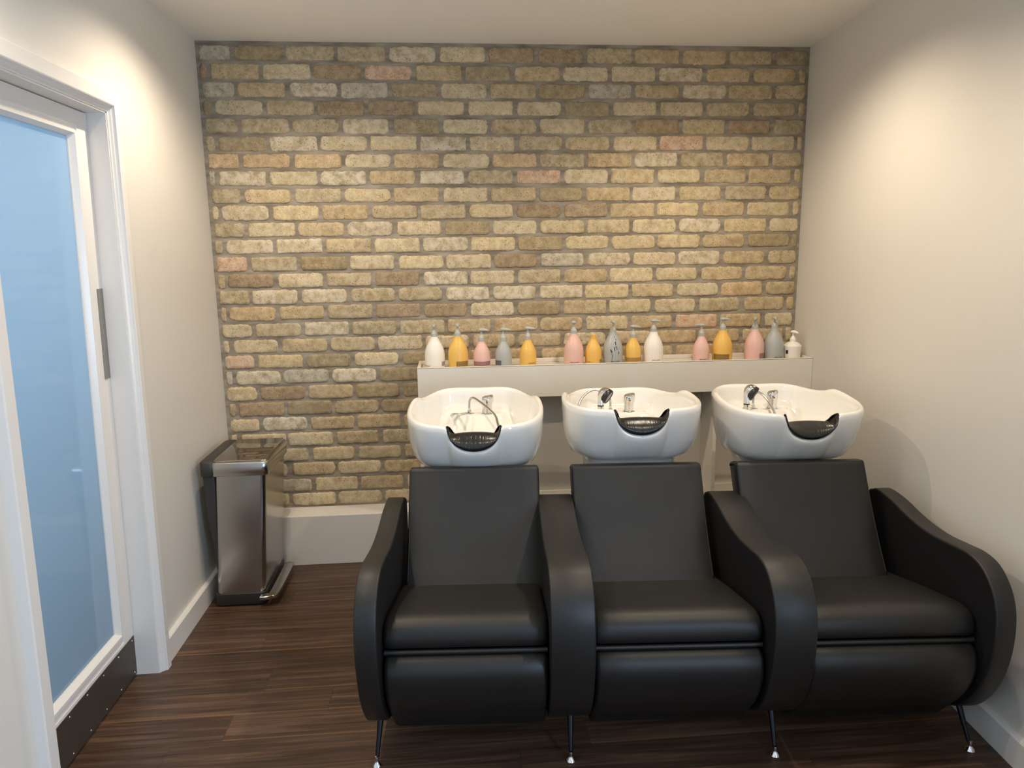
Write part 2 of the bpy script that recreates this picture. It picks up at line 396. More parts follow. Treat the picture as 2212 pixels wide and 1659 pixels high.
def brick_wall():
    rnd = random.Random(7); verts = []; faces = []; cols = []; mats = []
    S = [-1, -.985, -.955, -.92]+[-.88+.11*i/1.0 for i in range(17)]+[.92, .955, .985, 1]
    T = [-1, -.93, -.80, -.45, 0, .45, .80, .93, 1]
    x_end = xr(0)
    for r in range(28):
        zc = 2.268+.0375-.075*r+rnd.uniform(-.002, .002)
        if r == 0: zc = 2.307
        x = .2527-.2207 if r % 2 == 0 else .148-.2207
        col = 0
        off = rnd.uniform(-.006, .006) if r % 2 else rnd.uniform(-.004, .004)
        while x+off < x_end-.02:
            xa, xb = x+off+.0055, x+off+.2207-.0055
            xa = max(xa, XL+.012); xb = min(xb, x_end-.010)
            x += .2207
            if xb-xa < .012: continue
            code = ROWS[r][min(col, 12)]; col += 1
            hw = (xb-xa)/2-rnd.uniform(0, .004); hh = .0318+rnd.uniform(-.0015, .0018)
            cx = (xa+xb)/2+rnd.uniform(-.002, .002); cz = zc+rnd.uniform(-.0015, .0015)
            rad = min(rnd.uniform(.010, .024), hw*.8); rot = rnd.uniform(-.010, .010)*min(1, hw/.09)
            base, wt = TONE[code]; j = rnd.uniform(.93, 1.08); hue = rnd.uniform(-.02, .02)
            c = lin(*base); c = (c[0]*j*(1+hue), c[1]*j, c[2]*j*(1-hue*1.5)); wt *= rnd.uniform(.75, 1.1)
            n0 = len(verts); dep = rnd.uniform(.006, .009); seed = rnd.uniform(0, 90)
            for ti, t in enumerate(T):
                for si, s in enumerate(S):
                    px, pz = s*hw, t*hh
                    qx, qz = abs(px)-(hw-rad), abs(pz)-(hh-rad)
                    if qx > 0 and qz > 0:
                        d = math.hypot(qx, qz); k = max(qx, qz)/d
                        px = math.copysign((hw-rad)+qx*k, px); pz = math.copysign((hh-rad)+qz*k, pz)
                    e = max(abs(s) if abs(s) > .94 else 0, abs(t) if abs(t) > .75 else 0)
                    if e:
                        nv = noise.noise_vector(Vector((px*70+seed, pz*70, seed)))
                        nv2 = noise.noise_vector(Vector((px*230+seed, pz*230, seed)))
                        px += nv.x*.0045+nv2.x*.0028; pz += nv.y*.0038+nv2.y*.0030
                    bx = max(0, (abs(s)-1)*hw+.012)/.012; bz = max(0, (abs(t)-1)*hh+.008)/.008
                    edge = min(1, max(bx, bz))
                    dy = -dep*math.sqrt(max(0, 1-edge**2))+.0015 - noise.noise(Vector((px*30+seed, pz*30, seed)))*.0012
                    if abs(s) == 1 or abs(t) == 1: dy = .002
                    X = cx+px-pz*rot; Z = cz+pz+px*rot
                    verts.append((min(max(X, XL+.004), x_end-.004), dy, Z)); cols.append((*c, wt))
            ns = len(S)
            for ti in range(len(T)-1):
                for si in range(ns-1):
                    a = n0+ti*ns+si; faces.append((a, a+1, a+ns+1, a+ns)); mats.append(0)
    # mortar skin, gently uneven, and the wall body behind it
    nx, nz_ = 150, 120; n0 = len(verts)
    for iz in range(nz_+1):
        for ix in range(nx+1):
            X = XL-.02+(x_end+.04-XL)*ix/nx; Z = .2+(H+.02-.2)*iz/nz_
            verts.append((X, -.0006-.0012*noise.noise(Vector((X*25, 0, Z*40))), Z)); cols.append((.3, .3, .3, 0))
    for iz in range(nz_):
        for ix in range(nx):
            a = n0+iz*(nx+1)+ix; faces.append((a, a+1, a+nx+2, a+nx+1)); mats.append(1)
    n0 = len(verts)
    for zz in (0, H+.05):
        for yy in (.012, .14):
            for xx in (-.1, 3.05): verts.append((xx, yy, zz)); cols.append((.3, .3, .3, 0))
    for f in [(0, 2, 3, 1), (4, 5, 7, 6), (0, 1, 5, 4), (2, 6, 7, 3), (0, 4, 6, 2), (1, 3, 7, 5)]:
        faces.append(tuple(i+n0 for i in f)); mats.append(1)
    me = bpy.data.meshes.new('wall_back'); me.from_pydata(verts, [], faces); me.update()
    at = me.color_attributes.new('tone', 'FLOAT_COLOR', 'POINT')
    for i, c in enumerate(cols): at.data[i].color = c
    me.materials.append(M_brick); me.materials.append(M_mortar)
    me.polygons.foreach_set('material_index', mats); me.polygons.foreach_set('use_smooth', [True]*len(faces))
    o = bpy.data.objects.new('wall_back', me); C.objects.link(o); tag(o, kind='structure')
brick_wall()

# boxed ledge under the brick, baseboards
mb = MB(); x1 = xr(-.134)
mb.add([(XL, 0, 0), (x1, 0, 0), (x1, -.134, 0), (XL, -.134, 0), (XL, 0, .2425), (x1, 0, .2425), (x1, -.134, .2425), (XL, -.134, .2425)],
       [(0, 1, 2, 3), (4, 7, 6, 5), (0, 4, 5, 1), (3, 2, 6, 7), (0, 3, 7, 4), (1, 5, 6, 2)])
tag(mb.build('trim_2', M_trim, smooth=False, bevel=.003), kind='structure')
def board(name, p0, p1, nrm, h=.092, t=.018):
    n = Vector(nrm); p0 = Vector(p0); p1 = Vector(p1); prof = [(0, 0), (t, 0), (t, h-.006), (t-.004, h-.001), (t-.010, h), (0, h)]
    rs = [[tuple(p+n*a+Vector((0, 0, b))) for a, b in prof] for p in (p0, p1)]
    mb = MB(); mb.rings(rs); return tag(mb.build(name, M_trim, angle=25), kind='structure')
board('baseboard_left', (XL, DR+.050, 0), (XL, -.134, 0), (1, 0, 0))
board('trim_3', (XL, YF, 0), (XL, DN-.068, 0), (1, 0, 0))
board('baseboard_right', (xr(YF), YF, 0), (xr(-.134), -.134, 0), Vector((-1, .0788, 0)).normalized())

# door casing (trim_1) with moulded profile, mitred round the opening
def casing():
    prof = [(0, 0), (0, .008), (.002, .010), (.005, .010), (.008, .014), (.010, .018), (.014, .019), (.017, .024), (.019, .030), (.022, .032), (.060, .032), (.064, .029), (.064, 0)]
    mb = MB(); rs = []
    for k in range(4):
        ring = []
        for a, b in prof:
            q = a*.74; b *= .85
            if k == 0: p = (XL+b, jy(DR+q, 0), 0)
            elif k == 1: p = (XL+b, jy(DR, DH)+q, DH+a)
            elif k == 2: p = (XL+b, jy(DN, DH)-a, DH+a)
            else: p = (XL+b, jy(DN-a, 0), 0)
            ring.append(p)
        rs.append(ring)
    mb.rings(rs)
    # jamb linings: far, near and head
    for yy, s in ((DR, -1), (DN, 1)):
        y0, y1 = yy, yy+s*.004
        vs = [(x, jy(y, z), z) for z in (0, DH) for y in (y0, y1) for x in (XL-.14, XL+.004)]
        mb.add(vs, [(0, 2, 3, 1), (4, 5, 7, 6), (0, 1, 5, 4), (2, 6, 7, 3), (0, 4, 6, 2), (1, 3, 7, 5)])
    mb.box(XL-.14, XL+.004, jy(DN, DH), jy(DR, DH), DH-.004, DH)
    tag(mb.build('trim_1', M_trim, angle=22), kind='structure')
casing()
def door():
    root = empty('door_1', (0, 0, 0)); tag(root, kind='structure'); root.rotation_euler = (0, .0095, 0)
    X1 = .0255; X0 = X1-.042; FR, NR = DR+.004-.006, DN-.006+.012
    yf = lambda y, z: jy(y, z)
    def slab(mb, ya, yb, za, zb, xa=X0, xb=X1):
        vs = [(x, yf(y, z), z) for z in (za, zb) for y in (ya, yb) for x in (xa, xb)]
        mb.add(vs, [(0, 2, 3, 1), (4, 5, 7, 6), (0, 1, 5, 4), (2, 6, 7, 3), (0, 4, 6, 2), (1, 3, 7, 5)])
    R = DR-.006; Nn = DN+.006; gr = R-.100; gn = Nn+.116; gb, gt = .206, 1.803
    mb = MB()
    slab(mb, R-.07, R, .008, DH-.006); slab(mb, Nn, Nn+.07, .008, DH-.006)
    slab(mb, Nn+.07, R-.07, .008, gb-.045); slab(mb, Nn+.07, R-.07, gt+.035, DH-.006)
    mb.build('frame', M_trim, root, smooth=False, bevel=.002)
    # stepped glazing bead round the pane
    mb = MB()
    def ring(o, x): return [(x, yf(gn-o, gb-o), gb-o), (x, yf(gr+o, gb-o), gb-o), (x, yf(gr+o, gt+o*.8), gt+o*.8), (x, yf(gn-o, gt+o*.8), gt+o*.8)]
    rr = [ring(.046, X1-.001), ring(.040, X1-.004), ring(.026, X1-.004), ring(.022, X1+.003), ring(.012, X1+.003), ring(.004, X1-.010), ring(0, X1-.014), ring(0, X1-.03), ring(.046, X1-.03)]
    n = 4; vs = [p for q in rr for p in q]; fs = []
    for i in range(len(rr)-1):
        for j in range(4): k = (j+1) % 4; fs.append((i*4+j, i*4+k, (i+1)*4+k, (i+1)*4+j))
    mb.add(vs, fs); mb.build('glazing_bead', M_trim, root, angle=20)
    mb = MB(); slab(mb, gn-.004, gr+.004, gb-.004, gt+.004, X1-.026, X1-.018); mb.build('glass_pane', M_frost, root, smooth=False)
    mb = MB(); slab(mb, Nn+.004, R-.003, .010, .150, X1, X1+.002); kp = mb.build('kick_plate', M_kick, root, smooth=False)
    tag(kp, 'dark brushed metal kick plate')
    for yy in [R-.02-.105*i for i in range(6)]:
        for zz in (.022, .138):
            m2 = MB(); m2.lathe([(0, .0022), (.0028, .0018), (.0035, 0)], M=Matrix.Rotation(PI/2, 4, 'Y').to_3x3(), c=(X1+.002, jy(yy, zz), zz), seg=10)
            m2.build('screw', M_screw, kp)
    mb = MB(); slab(mb, R-.036, R-.001, 1.054, 1.344, X1, X1+.0025)
    tag(mb.build('pull_plate', M_pull, root, smooth=False), 'narrow grey metal plate')
    return root
door()

# ------------------------------------------------------------------ ceiling downlights
def downlight(x, y, share=1.0):
    t = empty('ceiling_downlight', (x, y, H))
    mb = MB(); mb.lathe([(.034, -.001), (.036, -.004), (.044, -.004), (.047, 0), (.034, 0)], seg=40); mb.build('trim_ring', M_white_pl, t)
    mb = MB(); mb.lathe([(0, .0), (.034, 0), (.034, -.002), (0, -.002)], seg=32); mb.build('lens', M_lamp, t)
    d = bpy.data.lights.new('downlight_lamp', 'SPOT'); d.energy = SPOT_W*share; d.color = WARM; d.spot_size = math.radians(148); d.spot_blend = .7; d.shadow_soft_size = .016
    o = bpy.data.objects.new('downlight_lamp', d); C.objects.link(o); o.location = (x, y, H-.012)
    return t
LIGHTS = [(.56, -.80, 1.05), (2.15, -.84, 1.05), (.48, -1.95, .70), (2.12, -2.0, .80)]
lab = ['left ceiling downlight nearest the brick wall', 'right ceiling downlight nearest the brick wall', 'left ceiling downlight in front of the door',
       'right ceiling downlight in front of the wash chairs']
for (x, y, p), l in zip(LIGHTS, lab): tag(downlight(x, y, p), l, 'light', 'recessed ceiling downlights')

# ------------------------------------------------------------------ wash bench (local axes: u along the bench, v away from the viewer)
A = math.radians(-3.85); BO = Vector((.91, -1.555, 0))
def bench():
    t = empty('wash_bench', BO, A)
    tag(t, 'black leatherette three-seat salon wash bench with curved armrests in front of the basins', 'chair')
    arm_pts = [(.545, .612), (.510, .624), (.42, .619), (.30, .597), (.19, .590), (.09, .598), (.02, .604), (-.040, .592), (-.086, .556), (-.114, .508), (-.124, .45), (-.122, .385),
               (-.108, .315), (-.080, .245), (-.040, .185), (.005, .142), (.06, .116), (.13, .105), (.30, .105), (.45, .110), (.535, .135), (.565, .20), (.570, .40), (.566, .585)]
    prof = catmull([Vector(p) for p in arm_pts], 4, True)
    for u0, u1 in ((-.020, .039), (.491, .608), (1.077, 1.189), (1.659, 1.714)):
        mb = MB(); prism_u(mb, prof, u0, u1, .0045, nu=2)
        arm = mb.build('armrest', M_leather, t, angle=60)
        # the flat sides are darker vinyl panels inside the piping
        for uu, dd in ((u0, -1), (u1, 1)):
            mbs = MB(); Q = inset2d([Vector(p) for p in prof], .0055)
            mbs.rings([[(uu-dd*.002, q.x, q.y) for q in Q], [(uu+dd*.0006, q.x, q.y) for q in Q]])
            mbs.build('side_panel', M_leather_dark, arm, smooth=False)
        for uu in (u0+.006, u1-.006):
            mb = MB(); pts = [(uu+(-.002 if uu < (u0+u1)/2 else .002), q.x, q.y) for q in inset2d([Vector(p) for p in prof], .0015)[2:66]]
            mb.tube(pts, .0014, 6, 0); mb.build('piping', M_seam, arm)
    seat_pts = [(.40, .372), (.34, .392), (.21, .420), (.115, .438), (.045, .452), (0, .459), (-.030, .455), (-.050, .440), (-.059, .418), (-.056, .400), (-.044, .390), (-.01, .388), (.15, .37), (.40, .33)]
    foot_pts = [(.10, .374), (-.02, .374), (-.055, .371), (-.076, .356), (-.086, .325), (-.080, .28), (-.060, .232), (-.030, .187), (.005, .145), (.035, .108), (.065, .080), (.11, .07), (.25, .07), (.25, .36)]
    back_pts = [(.300, .365), (.325, .408), (.370, .470), (.425, .555), (.475, .640), (.510, .703), (.518, .717), (.530, .722), (.58, .712), (.594, .700), (.585, .680), (.50, .53), (.42, .38), (.36, .34)]
    seats = [(.043, .488), (.612, 1.073), (1.193, 1.655)]
    backs = [(.058, .497), (.609, 1.052), (1.172, 1.616)]
    cs = lambda t_, v, z: .022*(1-(2*t_-1)**4)*sstep(.30, .44, z)*(1 if v < .30 else max(0, 1-(v-.30)/.1))
    for (a, b), (c, d) in zip(seats, backs):
        mb = MB(); prism_u(mb, catmull([Vector(p) for p in seat_pts], 4, True), a, b, .014, crown=lambda t_, v, z: .009*(1-(2*t_-1)**8)*sstep(.40, .44, z), nu=16)
        mb.build('seat', M_leather, t, angle=70)
        mb = MB(); prism_u(mb, catmull([Vector(p) for p in foot_pts], 4, True), a+.002, b-.002, .014, nu=6)
        mb.build('footrest', M_leather, t, angle=70)
        mb = MB(); mb.tube([(a+.002, -.050, .381), (b-.002, -.050, .381)], .0075, 12, 0); mb.build('welt', M_leather, t)
        mb = MB(); P = catmull([Vector(p) for p in back_pts], 4, True)
        bow = lambda t_, v, z: 0
        prism_u(mb, P, c, d, .009, nu=8); bk = mb.build('backrest', M_leather, t, angle=60)
        for uu in (c+.007, d-.007):
            mbp = MB(); mbp.tube([(uu+(-.001 if uu < (c+d)/2 else .001), q.x-.0005, q.y) for q in inset2d(P, .001)[4:32]], .0015, 6, 0); mbp.build('piping', M_seam, bk)
        # seat frame and back shell under the upholstery
        mb = MB(); mb.box(a+.03, b-.03, .05, .50, .09, .33); mb.build('base_frame', M_leather_dark, t, smooth=False, bevel=.01)
    for (uf, ut) in ((0.0, .009), (.555, .559), (1.1445, 1.147), (1.714, 1.700)):
        for back in (0, 1):
            vf, vt = (0, .060) if not back else (.50, .46)
            mb = MB(); mb.tube([(ut, vt, .135), (ut+(uf-ut)*.9, vt+(vf-vt)*.9, .026)], lambda s: .0098-.0042*s, 14, 0)
            lg = mb.build('leg', M_blackmetal, t)
            mb = MB(); mb.lathe([(0, .001), (.0125, 0.001), (.0135, .004), (.011, .009), (.0065, .014), (.0048, .020), (.0058, .024), (.0045, .031), (0, .032)], c=(uf, vf, 0), seg=20)
            mb.build('foot', M_chrome, lg)
    return t
bench()

# ------------------------------------------------------------------ shampoo basins
RIM = [(0, 0, -.086), (.034, -.001, -.082), (.062, -.001, -.067), (.079, 0, -.045), (.088, 0, -.021), (.096, .001, -.005), (.110, .003, 0), (.135, .008, .001), (.170, .021, .002), (.205, .050, .004), (.230, .092, .006),
       (.245, .140, .010), (.250, .195, .015), (.2485, .245, .021), (.243, .285, .024), (.236, .315, .019), (.228, .345, .009), (.214, .385, .003), (.194, .430, .003), (.165, .468, .007), (.125, .487, .011), (.08, .492, .012), (.04, .493, .011), (0, .493, .010)]
def basin(uc, z_rim, tilt, label, kind):
    """a: across, b: depth from the front rim, z relative to the rim; tilt raises the back"""
    w0 = BO+Matrix.Rotation(A, 3, 'Z') @ Vector((uc, .495, 0))
    t = empty('shampoo_basin', w0, A); tag(t, label, 'basin', 'ceramic wash basins')
    ct, st = math.cos(tilt), math.sin(tilt); b0 = .285
    def T(a, b, z): return (a, b0+(b-b0)*ct-z*st, z_rim+(b-b0)*st+z*ct)
    half = catmull([Vector((p[0]*.98, p[1]*1.16, p[2])) for p in RIM], 4)
    full = half+[Vector((-p.x, p.y, p.z)) for p in half[-2:0:-1]]
    cen = Vector((0, .30, 0)); B = -.192
    def layer(sc_, dz, top=False, inset=0, floor_=None):
        out = []
        n = len(full)
        for i, p in enumerate(full):
            q = Vector((p.x, p.y, 0)); 
            if inset:
                tt = Vector((full[(i+1) % n].x-full[i-1].x, full[(i+1) % n].y-full[i-1].y, 0)).normalized()
                nr = Vector((-tt.y, tt.x, 0)); 
                if nr.dot(cen-q) < 0: nr = -nr
                q = q+nr*inset
            d = q-cen
            sx, sy = (sc_, sc_) if isinstance(sc_, (int, float)) else sc_
            q = Vector((cen.x+d.x*sx, cen.y+d.y*sy, 0))
            rz = p.z
            z = rz+dz*(B-rz)/B if dz > B else dz
            out.append((q.x, q.y, z))
        return out
    # outside, from the foot up, over the rim, and down inside
    NF = -.30
    outer = [((.48, .46), NF), ((.62, .56), -.268), ((.675, .585), -.240), ((.690, .59), -.214), ((.697, .60), -.202), ((.712, .61), -.195), ((.79, .64), -.191), ((.885, .71), -.177), ((.945, .785), -.150), ((.975, .86), -.117), ((.990, .92), -.084), ((.999, .97), -.052), ((1.004, .996), -.026)]
    rs = [layer(s, z) for s, z in outer]
    for ins, dz in ((-.001, -.010), (.003, -.003), (.010, 0), (.017, -.003), (.0215, -.012)): rs.append(layer(1.0, dz, inset=ins))
    inn = [((.985), -.030), (.965, -.055), (.93, -.085), (.87, -.115), (.78, -.140), (.66, -.157), (.5, -.168), (.32, -.174), (.12, -.176)]
    for s, dz in inn:
        L_ = layer(s, dz, inset=.0215); L2 = []
        for (x, y, z) in L_:
            k = sstep(.365, .415, y)*sstep(.150, .105, abs(x))
            L2.append((x, y, z+(max(z, -.074)-z)*k))
        rs.append(L2)
    rs = [[T(*p) for p in r] for r in rs]
    mb = MB(); mb.rings(rs)
    mb.build('bowl', M_ceramic, t, angle=180)
    mb = MB(); mb.box(-.10, .10, .20, .48, 0, z_rim-.27); mb.build('pedestal', M_leather_dark, t, smooth=False, bevel=.01)
    # drain
    mb = MB(); mb.lathe([(0, .004), (.02, .004), (.024, 0), (0, 0)], c=T(0, .285, -.178), seg=20); mb.build('drain', M_chrome, t)
    # black gel neck rest draped over the notch
    nu, rows = 28, []
    for (g, bb, dd, hw_) in ((-.04, .010, -.004, .089), (0, -.006, -.003, .0895), (.06, -.010, .001, .0895), (.16, -.009, .004, .089), (.30, -.003, .008, .0885), (.46, .006, .009, .088), (.62, .016, .008, .0875), (.80, .028, .009, .085), (.93, .040, .011, .081), (1.0, .050, .010, .077), (1.0, .057, .0, .073), (1.05, .058, -.05, .068)):
        row = []
        for i in range(nu+1):
            s = -1+2*i/nu; a = hw_*math.sin(s*PI/2); c_ = math.cos(s*PI/2)
            z_arc = -.080*c_**.9 if c_ > 1e-6 else 0
            z_ch = -.027*min(1, c_*2.0)**.8 if c_ > 1e-6 else 0
            z = z_arc*(1-min(1, g))+z_ch*min(1, g)+dd*c_-.012*sstep(.02, .05, bb)-.004
            bl = min(1, c_*2.4)
            row.append(T(a*bl+math.copysign(.0895, s)*(1-bl) if s else a, .010+(bb-.010)*bl, z*bl-.004*(1-bl)+.001))
        rows.append(row)
    vs = [p for r in rows for p in r]; n = nu+1; fs = [(i*n+j, i*n+j+1, (i+1)*n+j+1, (i+1)*n+j) for i in range(len(rows)-1) for j in range(nu)]
    mb = MB(); mb.add(vs, fs); o = mb.build('neck_rest', M_gelw, t, angle=180)
    sm = o.modifiers.new('solid', 'SOLIDIFY'); sm.thickness = .004; sm.offset = -1
    tag(o, 'black gel neck rest')
    # mixer tap with sloping lever cap
    tx, tb, tz = .038, .462, -.075
    p0 = T(tx, tb, tz)
    mb = MB(); mb.lathe([(0, 0), (.0255, 0), (.0265, .003), (.0245, .006), (.0205, .008), (.0200, .040), (.0215, .0405), (.0220, .058), (.0200, .062)], c=p0, seg=36)
    tap = mb.build('mixer_tap', M_chrome, t)
    mb = MB(); rr = []
    for (k, zz, sh) in ((1, .0425, 0), (1.02, .054, 0), (1.0, .062, 0), (.90, .0685, -.001), (.68, .0725, -.002), (.3, .0735, -.003)):
        ring = []
        for j in range(32):
            an = 2*PI*j/32; rx = .0225*k; x = rx*math.cos(an); y = rx*math.sin(an)
            ext = max(0, math.cos(an-.45))**6*.006*(1 if zz > .05 else .1)
            x += math.cos(.45)*ext; y += math.sin(.45)*ext
            ring.append((p0[0]+x, p0[1]+y+sh, p0[2]+zz+.16*(x*math.cos(.45)+y*math.sin(.45))*(zz > .058)))
        rr.append(ring)
    mb.rings(rr); lv = mb.build('lever', M_chrome, tap, angle=50)
    mb = MB(); mb.lathe([(0, .0016), (.0028, .0012), (.0032, 0)], c=(p0[0], p0[1]-.0222, p0[2]+.050), M=Matrix.Rotation(PI/2, 3, 'X'), seg=14)
    mb.build('temperature_dot', M_red, lv)
    # hose flange on the deck
    fx, fb = -.033, .475; pf = T(fx, fb, tz)
    mb = MB(); mb.lathe([(0, .004), (.018, .004), (.0215, .002), (.022, 0), (0, 0)], c=pf, seg=32)
    mb.lathe([(0, .004), (.0085, .004), (.0088, .011), (.0075, .0125), (.0062, .013), (.0058, .024), (0, .024)], c=pf, seg=8)
    mb.build('hose_flange', M_chrome, t)
    F = Vector(pf)
    if kind == 'hose':
        pts = [F+Vector((0, 0, .02)), F+Vector((0, 0, .038)), F+Vector((.004, -.003, .057)), F+Vector((.020, -.025, .066)), F+Vector((.048, -.085, .060)), F+Vector((.080, -.17, .052)), F+Vector((.104, -.27, .049)),
               Vector(T(.080, .125, -.026)), Vector(T(.086, .075, -.036)), Vector(T(.086, .060, -.060)), Vector(T(.084, .070, -.11))]
        mb = MB(); mb.tube(pts, .0046, 12, 8); mb.build('shower_hose', M_hose, t)
        # empty fork bracket beside the flange
        mb = MB(); mb.tube([F+Vector((-.010, -.012, .003)), F+Vector((-.030, -.034, .006)), F+Vector((-.045, -.062, .008))], .004, 10, 4)
        c = F+Vector((-.052, -.078, .006))
        pr = [c+Vector((.015*math.cos(x), .015*math.sin(x), 0)) for x in [math.radians(d) for d in range(-20, 225, 20)]]
        mb.tube([tuple(p+Vector((0, 0, .003))) for p in pr], .0062, 8, 2); mb.build('hand_shower_bracket', M_chrome, t)
    else:
        hs = Vector(T(*kind['base']))
        mb = MB(); mb.tube([F+Vector((-.008, -.008, .003)), (F+hs)/2+Vector((0, 0, .004)), hs+Vector((0, 0, .006))], .0042, 10, 4)
        mb.lathe([(.0125, 0), (.0150, 0), (.0150, .010), (.0125, .010)], c=hs, seg=20); mb.build('hand_shower_bracket', M_chrome, t)
        # handle rising into a domed head that faces right, down and forward
        hd = Vector((.72, -.42, -.46)).normalized(); top = kind['h']
        stem = [hs+Vector((0, 0, 0)), hs+Vector((0, 0, .018)), hs+Vector((.001, .004, top*.55)), hs+Vector((.006, .010, top*.82)), hs+Vector((.016, .010, top*.97)), hs+Vector((.026, .006, top*.93))]
        mb = MB(); mb.tube(stem, lambda s: .0124+.0112*sstep(.35, .85, s), 20, 6); hb = mb.build('hand_shower', M_chrome, t)
        mb = MB(); mb.lathe([(.0113, 0), (.0124, .0005), (.0124, .0045), (.0113, .005)], c=tuple(hs+Vector((0, 0, .022))), seg=20); mb.build('grip_ring', M_blackplastic, hb)
        R3 = hd.to_track_quat('Z', 'Y').to_matrix(); hc = hs+Vector((.019, .008, top*.88))
        mb = MB(); mb.lathe([(.0245, -.004), (.0285, .0), (.0292, .004), (.0292, .014), (.0270, .0175), (.0238, .018), (.0238, .013), (0, .013)], c=tuple(hc), M=R3, seg=36)
        mb.build('spray_ring', M_blackplastic, hb)
        mb = MB(); mb.lathe([(0, .0165), (.012, .0168), (.0234, .0152), (.0234, .011), (0, .011)], c=tuple(hc), M=R3, seg=30); mb.build('spray_face', M_rubber, hb)
        mb = MB(); mb.tube([F+Vector(p) for p in kind['hose_a']], .0046, 12, 8)
        mb.build('shower_hose', M_hose, t)
    return t
def gel_material():
    m = mat('black_gel_wrinkled', (.011, .0105, .0095), .26, spec=.55); nt = m.node_tree; N = nt.nodes; b = N['Principled BSDF']
    tc = N.new('ShaderNodeTexCoord'); mp = N.new('ShaderNodeMapping'); mp.inputs['Scale'].default_value = (260, 14, 14)
    n = N.new('ShaderNodeTexNoise'); n.inputs['Scale'].default_value = 1; n.inputs['Detail'].default_value = 2
    nt.links.new(tc.outputs['Object'], mp.inputs['Vector']); nt.links.new(mp.outputs['Vector'], n.inputs['Vector'])
    bp = N.new('ShaderNodeBump'); bp.inputs['Strength'].default_value = .6; bp.inputs['Distance'].default_value = .002
    nt.links.new(n.outputs['Fac'], bp.inputs['Height']); nt.links.new(bp.outputs['Normal'], b.inputs['Normal']); return m
M_gelw = gel_material()
basin(.280, .882, math.radians(1.8), 'white ceramic basin with a bare metal hose looping over its front rim', 'hose')
basin(.842, .9000, math.radians(-4.2), 'white ceramic basin standing between the two other basins, with an upright hand shower',
      {'base': (-.086, .375, -.060), 'h': .072, 'hose_a': [(0, 0, .02), (-.001, 0, .035), (-.004, -.004, .052), (-.020, .012, .072), (-.055, .02, .085), (-.085, .01, .080), (-.118, -.02, .058), (-.137, -.06, .025), (-.14, -.10, -.01), (-.10, -.14, -.05)]})
basin(1.415, .8905, math.radians(-.8), 'white ceramic basin nearest the right wall, with a chrome hand shower',
      {'base': (-.090, .385, -.062), 'h': .078, 'hose_a': [(0, 0, .02), (0, 0, .034), (.004, .006, .056), (.020, -.006, .066), (.036, -.040, .050), (.050, -.08, .015), (.055, -.12, -.03), (.04, -.15, -.06)]})

# ------------------------------------------------------------------ white wash station shelf
def station():
    t = empty('wash_station_shelf', (1.0045, 0, .2425)); tag(t, 'long white laminate shelf unit behind the basins, bottles along its top', 'shelf')
    ox, oz = 1.0045, .2425
    def P(mb, x0, x1, y0, y1, z0, z1): mb.box(x0-ox, x1-ox, y0, y1, z0-oz, z1-oz)
    xe = 2.8258; yf = -.2369
    mb = MB(); P(mb, 1.006, xe-.002, yf+.017, -.014, .9148, .926); mb.build('tray_floor', M_tray, t, smooth=False)
    mb = MB(); P(mb, 1.0045, xe, yf, yf+.012, .9405, .944); P(mb, 1.0045, xe, -.026, -.012, .926, .944); P(mb, 1.0045, 1.018, yf+.012, -.026, .926, .944); P(mb, xe-.010, xe, yf+.012, -.026, .926, .944)
    mb.build('tray_lip', M_lam, t, smooth=False, bevel=.0015)
    mb = MB(); P(mb, 1.0045, xe, yf+.001, yf+.016, .798, .9395); mb.build('fascia', M_lam, t, smooth=False, bevel=.001)
    mb = MB(); P(mb, 1.008, xe-.004, yf+.016, -.014, .880, .9145); mb.build('box_body', M_lam, t, smooth=False)
    mb = MB(); P(mb, 1.0045, 1.020, yf+.017, -.014, .2435, .879); P(mb, 1.0045, 1.020, yf+.017, -.1355, .001, .2435); mb.build('side_panel', M_lam, t, smooth=False, bevel=.001)
    mb = MB(); P(mb, 2.372, 2.389, yf+.03, -.045, .2435, .879); P(mb, 2.372, 2.389, yf+.03, -.1355, .001, .2435); mb.build('divider_panel', M_lam, t, smooth=False, bevel=.001)
    mb = MB(); P(mb, 1.26, xe, -.044, -.014, .2435, .879); P(mb, 1.26, 2.371, -.056, -.0445, .2435, .292); P(mb, 2.390, xe, -.056, -.0445, .2435, .292)
    mb.build('back_panel', M_lam, t, smooth=False, bevel=.001)
M_tray = mat('glossy_tray', lin(222, 212, 198), .12, spec=.6)
station()

# ------------------------------------------------------------------ bottles
def text_on_cylinder(txt, size, R, ang0, z0, parent, m, name='lettering', bold=0):
    cu = bpy.data.curves.new('t', 'FONT'); cu.body = txt; cu.size = size; cu.offset = bold; cu.resolution_u = 2
    o = bpy.data.objects.new('t', cu); C.objects.link(o)
    dg = bpy.context.evaluated_depsgraph_get(); me = bpy.data.meshes.new_from_object(o.evaluated_get(dg))
    bpy.data.objects.remove(o)
    bm = bmesh.new(); bm.from_mesh(me); bmesh.ops.triangulate(bm, faces=bm.faces); bm.to_mesh(me); bm.free()
    w_ = max(v.co.x for v in me.vertices)
    for v in me.vertices:
        a = ang0+(v.co.x-w_/2)/R; z = z0+v.co.y; v.co = Vector((R*math.sin(a), -R*math.cos(a), z))
    me.materials.append(m); q = bpy.data.objects.new(name, me); C.objects.link(q); q.parent = parent; return q
BP = [(0, .88), (.012, .94), (.05, .965), (.18, .99), (.32, 1.0), (.42, .995), (.52, .965), (.62, .895), (.72, .775), (.82, .61), (.90, .475), (.95, .41), (.985, .385), (1, .375)]
def brad(h, R): 
    for (a, ra), (b, rb) in zip(BP, BP[1:]):
        if h <= b: return R*(ra+(rb-ra)*(h-a)/(b-a))
    return R*BP[-1][1]
